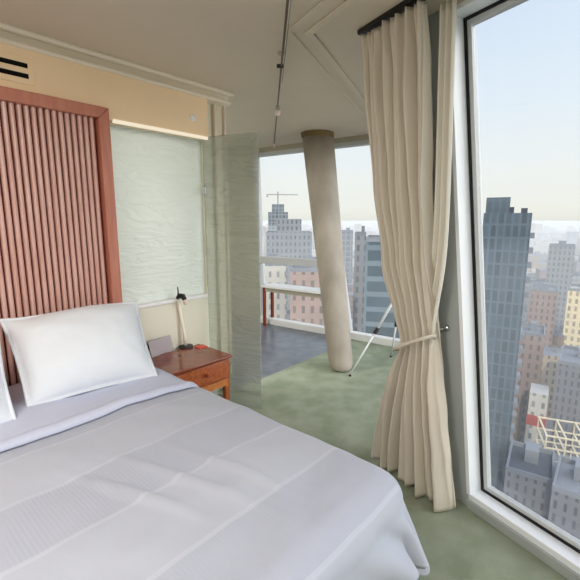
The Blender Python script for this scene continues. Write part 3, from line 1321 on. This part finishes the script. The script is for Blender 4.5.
# ------------------------------------------------------------------ unseen fill lamps, added to brighten bedroom and bathroom
def panel(s, n, w, l, watts, col, label, grp='added fill lamps behind the viewer'):
    e = empty('fill_lamp', P(s, n, CEIL), label, 'fill lamp', grp)
    mb = MB()
    mb.ring(lambda a, b, d=0: P(a, b, CEIL - d), [(s - w / 2 - .03, n - l / 2 - .03), (s + w / 2 + .03, n - l / 2 - .03), (s + w / 2 + .03, n + l / 2 + .03), (s - w / 2 - .03, n + l / 2 + .03)], .03, 0, .015)
    mb.build('fill_lamp_frame', M['white'], e)
    mb = MB()
    mb.box((s - w / 2, n - l / 2, CEIL - .008), (s + w / 2, n + l / 2, CEIL - .001), P)
    mb.build('fill_diffuser', M['fill_glow'], e)
    L = bpy.data.lights.new('fill_lamp_light', 'AREA')
    L.shape = 'RECTANGLE'
    L.size, L.size_y = w, l
    L.energy = watts
    L.color = col
    lo = bpy.data.objects.new('fill_lamp_light', L)
    lo.location = P(s, n, CEIL - .02)
    lo.rotation_euler = (0, 0, math.pi / 2 - YW)
    C.objects.link(lo)


LW = 40
panel(-.9, -1.2, 1.2, .6, LW, (1, .96, .92), 'added fill lamp over the bed foot behind the camera')
panel(-.9, .5, 1.2, .6, LW, (1, .96, .92), 'added fill lamp behind the camera nearer the windows')

panel(1.2, -4.1, 1.4, .5, 90, (1, .97, .93), 'added bathroom fill lamp behind the rippled glass', 'added bathroom fill lamps')  # added so the rippled glass is lit from behind

# ------------------------------------------------------------------ the city
GZ = -73.0


def hdir(px, py=220):
    r = ray(px, py)
    return V((r.x, r.y, 0)).normalized()


def top_z(px, py, dist):
    r = ray(px, py)
    return CAMZ + r.z / math.hypot(r.x, r.y) * dist


def block(mb, c, w, d, z0, z1, yaw, mi_side=0, mi_top=1):
    cy, sy = math.cos(yaw), math.sin(yaw)
    ex, ey = V((cy, sy, 0)), V((-sy, cy, 0))
    q = [(-w / 2, -d / 2), (w / 2, -d / 2), (w / 2, d / 2), (-w / 2, d / 2)]
    per = [0, w, w + d, 2 * w + d, 2 * w + 2 * d]
    for k in range(4):
        a, b = q[k], q[(k + 1) % 4]
        i = len(mb.v)
        for (x, y), z, u in ((a, z0, per[k]), (b, z0, per[k + 1]), (b, z1, per[k + 1]), (a, z1, per[k])):
            mb.v.append(V((c.x, c.y, 0)) + ex * x + ey * y + V((0, 0, z)))
            mb.uv[len(mb.v) - 1] = (u, z - z0)
        mb.f.append((i, i + 1, i + 2, i + 3))
        mb.mi.append(mi_side)
    i = len(mb.v)
    for x, y in q:
        mb.v.append(V((c.x, c.y, 0)) + ex * x + ey * y + V((0, 0, z1)))
        mb.uv[len(mb.v) - 1] = (x, y)
    mb.f.append((i, i + 1, i + 2, i + 3))
    mb.mi.append(mi_top)
    return mb


GY = math.radians(-22)
taken = []


def named(name, label, pl, pr, ytop, dist, depth, fm, roof='roof_grey', yaw=None, cat='building'):
    pc = (pl + pr) / 2
    d0 = hdir(pc, ytop)
    z1 = top_z(pc, ytop, dist)
    w = (pr - pl) / FPX * (dist * d0.y * CP - (z1 - CAMZ) * SP)
    c = d0 * (dist + depth / 2)
    y = -math.atan2(d0.x, d0.y) if yaw is None else yaw
    e = empty(name, V((c.x, c.y, GZ)), label, cat)
    mb = MB()
    block(mb, c, w, depth, GZ, z1, y)
    mb.build('building_shell', [FM[fm], M[roof]], e, fixn=False)
    taken.append((c.x, c.y, max(w, depth) * .75 + 4))
    return e, c, w, z1, y


# dark tower beside the big window
e, c, w, z1, y = named('dark_tower', 'dark blue grey glass tower close outside the big window', 486, 529, 213, 112, 16, 'darkglass', 'roof_dark')
ex = V((math.cos(y), math.sin(y), 0))
mb = MB()
block(mb, c - ex * w * .22, w * .52, 9, z1, z1 + 3.9, y)
mb.build('penthouse', [FM['darkglass'], M['roof_dark']], e, fixn=False)
mb = MB()
block(mb, c + ex * w * .08, 1.2, 1.2, z1, z1 + 1.6, y)
block(mb, c + ex * w * .36, 1.4, 1.4, z1, z1 + 1.3, y)
mb.build('roof_vents', [M['roof_dark'], M['roof_dark']], e, fixn=False)
for k in range(16):
    mb = MB()
    zz = z1 - 6 - k * 3.6
    block(mb, c + ex * (w / 2 + .5) - V((c.x, c.y, 0)).normalized() * 5, 1.0, 3.4, zz, zz + 1.3, y)
    mb.build('balcony', [M['roof_grey'], M['roof_grey']], e, fixn=False)

specs = [
    ('slab_tower', 'hazy grey violet slab tower right of the dark tower', 551, 573, 247, 260, 16, 'grey', 'roof_grey'),
    ('sunlit_building', 'tan apartment building coloured as if sunlit past the slab tower', 571, 600, 292, 190, 14, 'sunlit', 'roof_pale'),
    ('flat_roof_building', 'wide building with a flat grey roof low by the street', 562, 606, 368, 132, 18, 'fine', 'roof_grey'),
    ('white_building', 'narrow white building with a red base beside the dark tower', 531, 547, 394, 126, 8, 'white', 'roof_pale'),
    ('brick_block', 'rust brick block showing behind the dark tower foot', 522, 543, 336, 150, 14, 'brick', 'roof_grey'),
    ('brown_block', 'squat brown block left of the slab tower', 532, 556, 292, 215, 18, 'brick', 'roof_grey'),
    ('dark_roof_building', 'low dark roofed building at the bottom of the big window', 508, 550, 478, 86, 12, 'fine', 'roof_dark'),
    ('grey_shed', 'low grey roofed shed under the window corner', 556, 604, 500, 80, 12, 'fine', 'roof_grey'),
    ('blue_glass_tower', 'dark blue glass block filling the far window beside the curtain', 366, 404, 242, 95, 16, 'blueglass', 'roof_grey'),
    ('pale_tower', 'pale grey slender tower between column and blue glass block', 355, 366, 236, 120, 10, 'grey', 'roof_pale'),
    ('pink_brick_block', 'pinkish brick block low behind the console table', 290, 330, 272, 98, 14, 'brick', 'roof_grey'),
    ('white_loft', 'white loft building low at the left of the far window', 250, 286, 266, 116, 14, 'white', 'roof_pale'),
    ('stepped_block', 'grey stepped block below the crane tower', 266, 312, 232, 190, 20, 'grey', 'roof_grey'),
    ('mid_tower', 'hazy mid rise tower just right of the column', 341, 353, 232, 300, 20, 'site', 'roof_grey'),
]
for sp_ in specs:
    e, c, w, z1, y = named(*sp_)
    if sp_[0] == 'white_building':
        mb = MB()
        block(mb, c - V((c.x, c.y, 0)).normalized() * .15, w + .3, 8.2, z1 - 9.5, z1 - 6.5, y)
        mb.build('red_band', [M['red_band'], M['red_band']], e, fixn=False)
    elif sp_[0] in ('stepped_block',):
        mb = MB()
        block(mb, c, w * .55, 14, z1, z1 + 6, y)
        mb.build('upper_storey', [FM['grey'], M['roof_grey']], e, fixn=False)
    else:
        mb = MB()
        block(mb, c + V((1.0, 1.5, 0)), w * .3, 4, z1, z1 + 2.8, y)
        mb.build('roof_house', [M['roof_grey'], M['roof_grey']], e, fixn=False)
        mb = MB()
        ex, ey = V((math.cos(y), math.sin(y), 0)), V((-math.sin(y), math.cos(y), 0))
        dp = sp_[6]
        for sgn in (-1, 1):
            block(mb, c + ex * sgn * (w / 2 - .2), .4, dp, z1, z1 + 1.0, y)
            block(mb, c + ey * sgn * (dp / 2 - .2), w - .8, .4, z1, z1 + 1.0, y)
        mb.build('parapet', [M['roof_grey'], M['roof_grey']], e, fixn=False)

# tower under construction with its crane
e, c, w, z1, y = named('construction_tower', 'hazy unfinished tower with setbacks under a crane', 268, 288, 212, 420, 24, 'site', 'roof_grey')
mb = MB()
block(mb, c, w * .62, 16, z1, z1 + 8, y)
mb.build('upper_storey', [FM['site'], M['roof_grey']], e, fixn=False)
ck = empty('tower_crane', V((c.x, c.y, z1 + 8)), 'tower crane standing on the unfinished tower', 'crane')
mb = MB()
mb.tube([V((c.x, c.y, z1 + 8)), V((c.x, c.y, z1 + 21))], .7, 6)
mb.build('mast', M['crane'], ck)
mb = MB()
ex = V((math.cos(y + .1), math.sin(y + .1), 0))
mb.tube([V((c.x, c.y, z1 + 18)) - ex * 12, V((c.x, c.y, z1 + 18)) + ex * 21], .5, 6)
mb.build('jib', M['crane'], ck)
mb = MB()
mb.tube([V((c.x, c.y, z1 + 17)) - ex * 11, V((c.x, c.y, z1 + 15.5)) - ex * 11], 1.1, 6)
mb.build('counterweight', M['crane'], ck)

# rooftop water tanks
for pos_px, dist, lab in ((557, 182, 'round wooden water tank on a roof left of the slab tower'),):
    d0 = hdir(pos_px, 352)
    c = d0 * dist
    z0 = top_z(pos_px, 352, dist)
    e = empty('tank_building', V((c.x, c.y, GZ)), 'plain loft building carrying a wooden water tank', 'building')
    mb = MB()
    block(mb, c, 14, 12, GZ, z0, GY)
    mb.build('building_shell', [FM['tan'], M['roof_grey']], e, fixn=False)
    taken.append((c.x, c.y, 14))
    t = empty('water_tank', V((c.x, c.y, z0)), lab, 'water tank')
    for sx, sy in ((-1, -1), (1, -1), (1, 1), (-1, 1)):
        mb = MB()
        mb.tube([V((c.x + sx * 1.1, c.y + sy * 1.1, z0)), V((c.x + sx * 1.1, c.y + sy * 1.1, z0 + 3))], .15, 6)
        mb.build('leg', M['crane'], t)
    mb = MB()
    mb.tube([V((c.x, c.y, z0 + 3)), V((c.x, c.y, z0 + 6.6))], 1.9, 16)
    mb.build('barrel', M['tankwood'], t)
    mb = MB()
    mb.tube([V((c.x, c.y, z0 + 6.6)), V((c.x, c.y, z0 + 8))], [2.1, .1], 16)
    mb.build('roof', M['roof_dark'], t)

# sunlit steel frame on a roof low in the big window
d0 = hdir(566, 468)
c = d0 * 104
zr = top_z(566, 468, 104)
e = empty('terrace_building', V((c.x, c.y, GZ)), 'low tan building under the beige roof frame', 'building')
mb = MB()
block(mb, c, 13, 12, GZ, zr, GY)
mb.build('building_shell', [FM['tan'], M['roof_grey']], e, fixn=False)
taken.append((c.x, c.y, 13))
pg = empty('roof_frame', V((c.x, c.y, zr)), 'beige steel frame of posts and beams on a low roof', 'roof frame')
gx0, gy0 = V((math.cos(GY), math.sin(GY), 0)), V((-math.sin(GY), math.cos(GY), 0))
for i in range(4):
    for j in range(2):
        b_ = c + gx0 * (-5.4 + i * 3.6) + gy0 * (-4.5 + j * 9)
        mb = MB()
        block(mb, b_, .28, .28, zr, zr + 9, GY)
        mb.build('post', [M['frame_paint'], M['frame_paint']], pg, fixn=False)
for lev in (3.2, 6.2, 9.0):
    for j in range(2):
        mb = MB()
        block(mb, c + gy0 * (-4.5 + j * 9), 11.4, .3, zr + lev, zr + lev + .28, GY)
        mb.build('beam', [M['frame_paint'], M['frame_paint']], pg, fixn=False)
    for i in range(4):
        mb = MB()
        block(mb, c + gx0 * (-5.4 + i * 3.6), .35, 9, zr + lev, zr + lev + .3, GY)
        mb.build('cross_beam', [M['frame_paint'], M['frame_paint']], pg, fixn=False)

# street grid of ordinary blocks
kinds = {'tan': 'tan', 'grey': 'grey', 'brick': 'brick red', 'white': 'pale'}
rooms = {'tan': 'roof_grey', 'grey': 'roof_dark', 'brick': 'roof_grey', 'white': 'roof_pale'}
gx, gy = V((math.cos(GY), math.sin(GY), 0)), V((-math.sin(GY), math.cos(GY), 0))
far_mb = MB()
cnt = 0
az_ok = ((-14.0, 45.0),)
seen = ((-6.5, 17.0), (24.5, 43.0))
for a in range(-110, 111):
    for b in range(-20, 110):
        p = gx * (a * 24 + (a // 3) * 9) + gy * (b * 26 + (b // 2) * 8)
        dist = p.length
        if p.y < 60 or dist < 105 or dist > 2300:
            continue
        az = math.degrees(math.atan2(p.x, p.y))
        if not any(l < az < h_ for l, h_ in az_ok):
            continue
        rnd = random.random()
        if any((p.x - x) ** 2 + (p.y - y_) ** 2 < (r_ + 10) ** 2 for x, y_, r_ in taken):
            continue
        hgt = random.choice((12, 15, 18, 20, 24, 28, 34)) * (0.85 + .3 * random.random())
        if random.random() < .07 and dist > 350:
            hgt += random.uniform(12, 30)
        w, d = random.uniform(17, 22), random.uniform(18, 24)
        k = random.choice(('tan', 'grey', 'brick', 'white', 'tan', 'grey'))
        if dist < 760 and cnt < 285 and any(l < az < h_ for l, h_ in seen):
            e = MB()
            block(e, p, w, d, GZ, GZ + hgt, GY)
            block(e, p + gx * random.uniform(-4, 4) + gy * random.uniform(-4, 4), random.uniform(4, 7), random.uniform(4, 7), GZ + hgt, GZ + hgt + random.uniform(2, 4.5), GY)
            if random.random() < .5:
                block(e, p + gx * random.uniform(-6, 6) + gy * 7, 3, 3, GZ + hgt, GZ + hgt + 2, GY, 1, 1)
            o = e.build('city_block', [FM[k], M[rooms[k]]], fixn=False, origin=V((p.x, p.y, GZ)))
            tag(o, kinds[k] + ' low rise block in the hazy city outside', 'building', kinds[k] + ' low blocks in the city')
            cnt += 1
        else:
            if True:
                block(far_mb, p, w, d, GZ, GZ + hgt, GY, {'tan': 0, 'grey': 1, 'brick': 2, 'white': 3}[k], 4)
o = far_mb.build('distant_city', [FM['tan'], FM['grey'], FM['brick'], FM['white'], M['roof_grey']], fixn=False, origin=V((300, 1200, GZ)))
tag(o, 'distant rooftops fading into haze below the horizon', 'city', None, 'stuff')

# ground, hills, haze
mb = MB()
mb.box((-3500, 20, GZ - 2), (5000, 5200, GZ))
struct(mb.build('ground', M['street'], origin=V((0, 100, GZ))), 'streets far below', 'ground')
mb = MB()
NHL = 160


def hill_fn(i, j):
    x = -2600 + 6600 * i
    prof_ = math.sin(math.pi * j)
    hh = 74 + 8 * noise.noise(V((i * 7, 3, 0))) + 7 * noise.noise(V((i * 25, 9, 0)))
    return V((x, 3000 + 700 * j, GZ - 4 + hh * prof_))


mb.grid(hill_fn, NHL, 10)
struct(mb.build('hills', M['hill'], smooth=True, origin=V((0, 3300, GZ))), 'low hills along the horizon coloured pale like haze', 'hills')
q = NT('haze')
vs = q.n('ShaderNodeVolumeScatter', Density=0.0019, Anisotropy=0.0)
vs.inputs[0].default_value = (0.60, 0.615, 0.615, 1)
q.l(vs.outputs[0], q.out.inputs['Volume'])
q.t.nodes.remove(q.b)
mb = MB()
mb.box((-2400, 24, GZ + .3), (3900, 2950, -2.0))
o = mb.build('haze', q.m, origin=V((0, 200, -40)))
tag(o, 'pale haze lying over the city', 'haze', None, 'structure')

# ------------------------------------------------------------------ light
sun = bpy.data.lights.new('sun', 'SUN')
sun.energy = 2.2
sun.angle = math.radians(2)
sun.color = (1, .90, .74)
so = bpy.data.objects.new('sun', sun)
saz, sel = math.radians(206), math.radians(28)
sd_ = V((math.sin(saz) * math.cos(sel), math.cos(saz) * math.cos(sel), math.sin(sel)))
so.rotation_euler = sd_.to_track_quat('Z', 'Y').to_euler()
so.location = (0, 0, 30)
C.objects.link(so)

wd = bpy.data.worlds.new('sky')
bpy.context.scene.world = wd
wd.use_nodes = True
t = wd.node_tree
bg = t.nodes['Background']
tc = t.nodes.new('ShaderNodeTexCoord')
sx = t.nodes.new('ShaderNodeSeparateXYZ')
t.links.new(tc.outputs['Generated'], sx.inputs[0])
rp = t.nodes.new('ShaderNodeValToRGB')
els = rp.color_ramp.elements
stops = [(0.0, (240, 239, 230)), (0.02, (247, 247, 238)), (0.10, (247, 250, 248)), (0.26, (232, 244, 255)), (0.50, (212, 229, 252)), (0.75, (186, 210, 246)), (1.0, (164, 194, 240))]
els[0].position, els[0].color = stops[0][0], (*lin(stops[0][1]), 1)
els[1].position, els[1].color = stops[-1][0], (*lin(stops[-1][1]), 1)
for p_, c_ in stops[1:-1]:
    e_ = els.new(p_)
    e_.color = (*lin(c_), 1)
t.links.new(sx.outputs[2], rp.inputs[0])
# unseen glow added right and behind, apart from the sun, to brighten the room
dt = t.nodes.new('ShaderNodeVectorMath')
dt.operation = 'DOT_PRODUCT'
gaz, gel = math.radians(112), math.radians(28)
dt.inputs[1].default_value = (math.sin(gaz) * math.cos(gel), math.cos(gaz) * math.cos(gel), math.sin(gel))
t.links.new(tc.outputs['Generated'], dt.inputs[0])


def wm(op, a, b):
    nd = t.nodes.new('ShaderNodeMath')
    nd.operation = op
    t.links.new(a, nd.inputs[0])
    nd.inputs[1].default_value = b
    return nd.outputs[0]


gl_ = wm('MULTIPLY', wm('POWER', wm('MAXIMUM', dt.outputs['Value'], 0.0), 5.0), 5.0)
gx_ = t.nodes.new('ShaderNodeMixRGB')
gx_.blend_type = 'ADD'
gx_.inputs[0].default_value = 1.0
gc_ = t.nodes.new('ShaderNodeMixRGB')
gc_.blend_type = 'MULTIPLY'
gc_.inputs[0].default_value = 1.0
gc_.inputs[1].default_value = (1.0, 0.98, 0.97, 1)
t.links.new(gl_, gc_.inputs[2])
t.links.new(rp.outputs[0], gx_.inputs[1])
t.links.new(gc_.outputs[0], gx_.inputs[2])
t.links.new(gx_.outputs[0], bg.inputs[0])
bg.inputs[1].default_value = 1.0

sc = bpy.context.scene
sc.view_settings.view_transform = 'Standard'
sc.view_settings.look = 'None'
sc.view_settings.exposure = 0.0
sc.view_settings.gamma = 1.0
sc.view_settings.use_curve_mapping = False
cy = sc.cycles
cy.use_denoising = True
cy.max_bounces = 10
cy.diffuse_bounces = 6
cy.transparent_max_bounces = 24
cy.volume_bounces = 1
cy.sample_clamp_indirect = 6.0
cy.caustics_reflective = False
cy.caustics_refractive = False
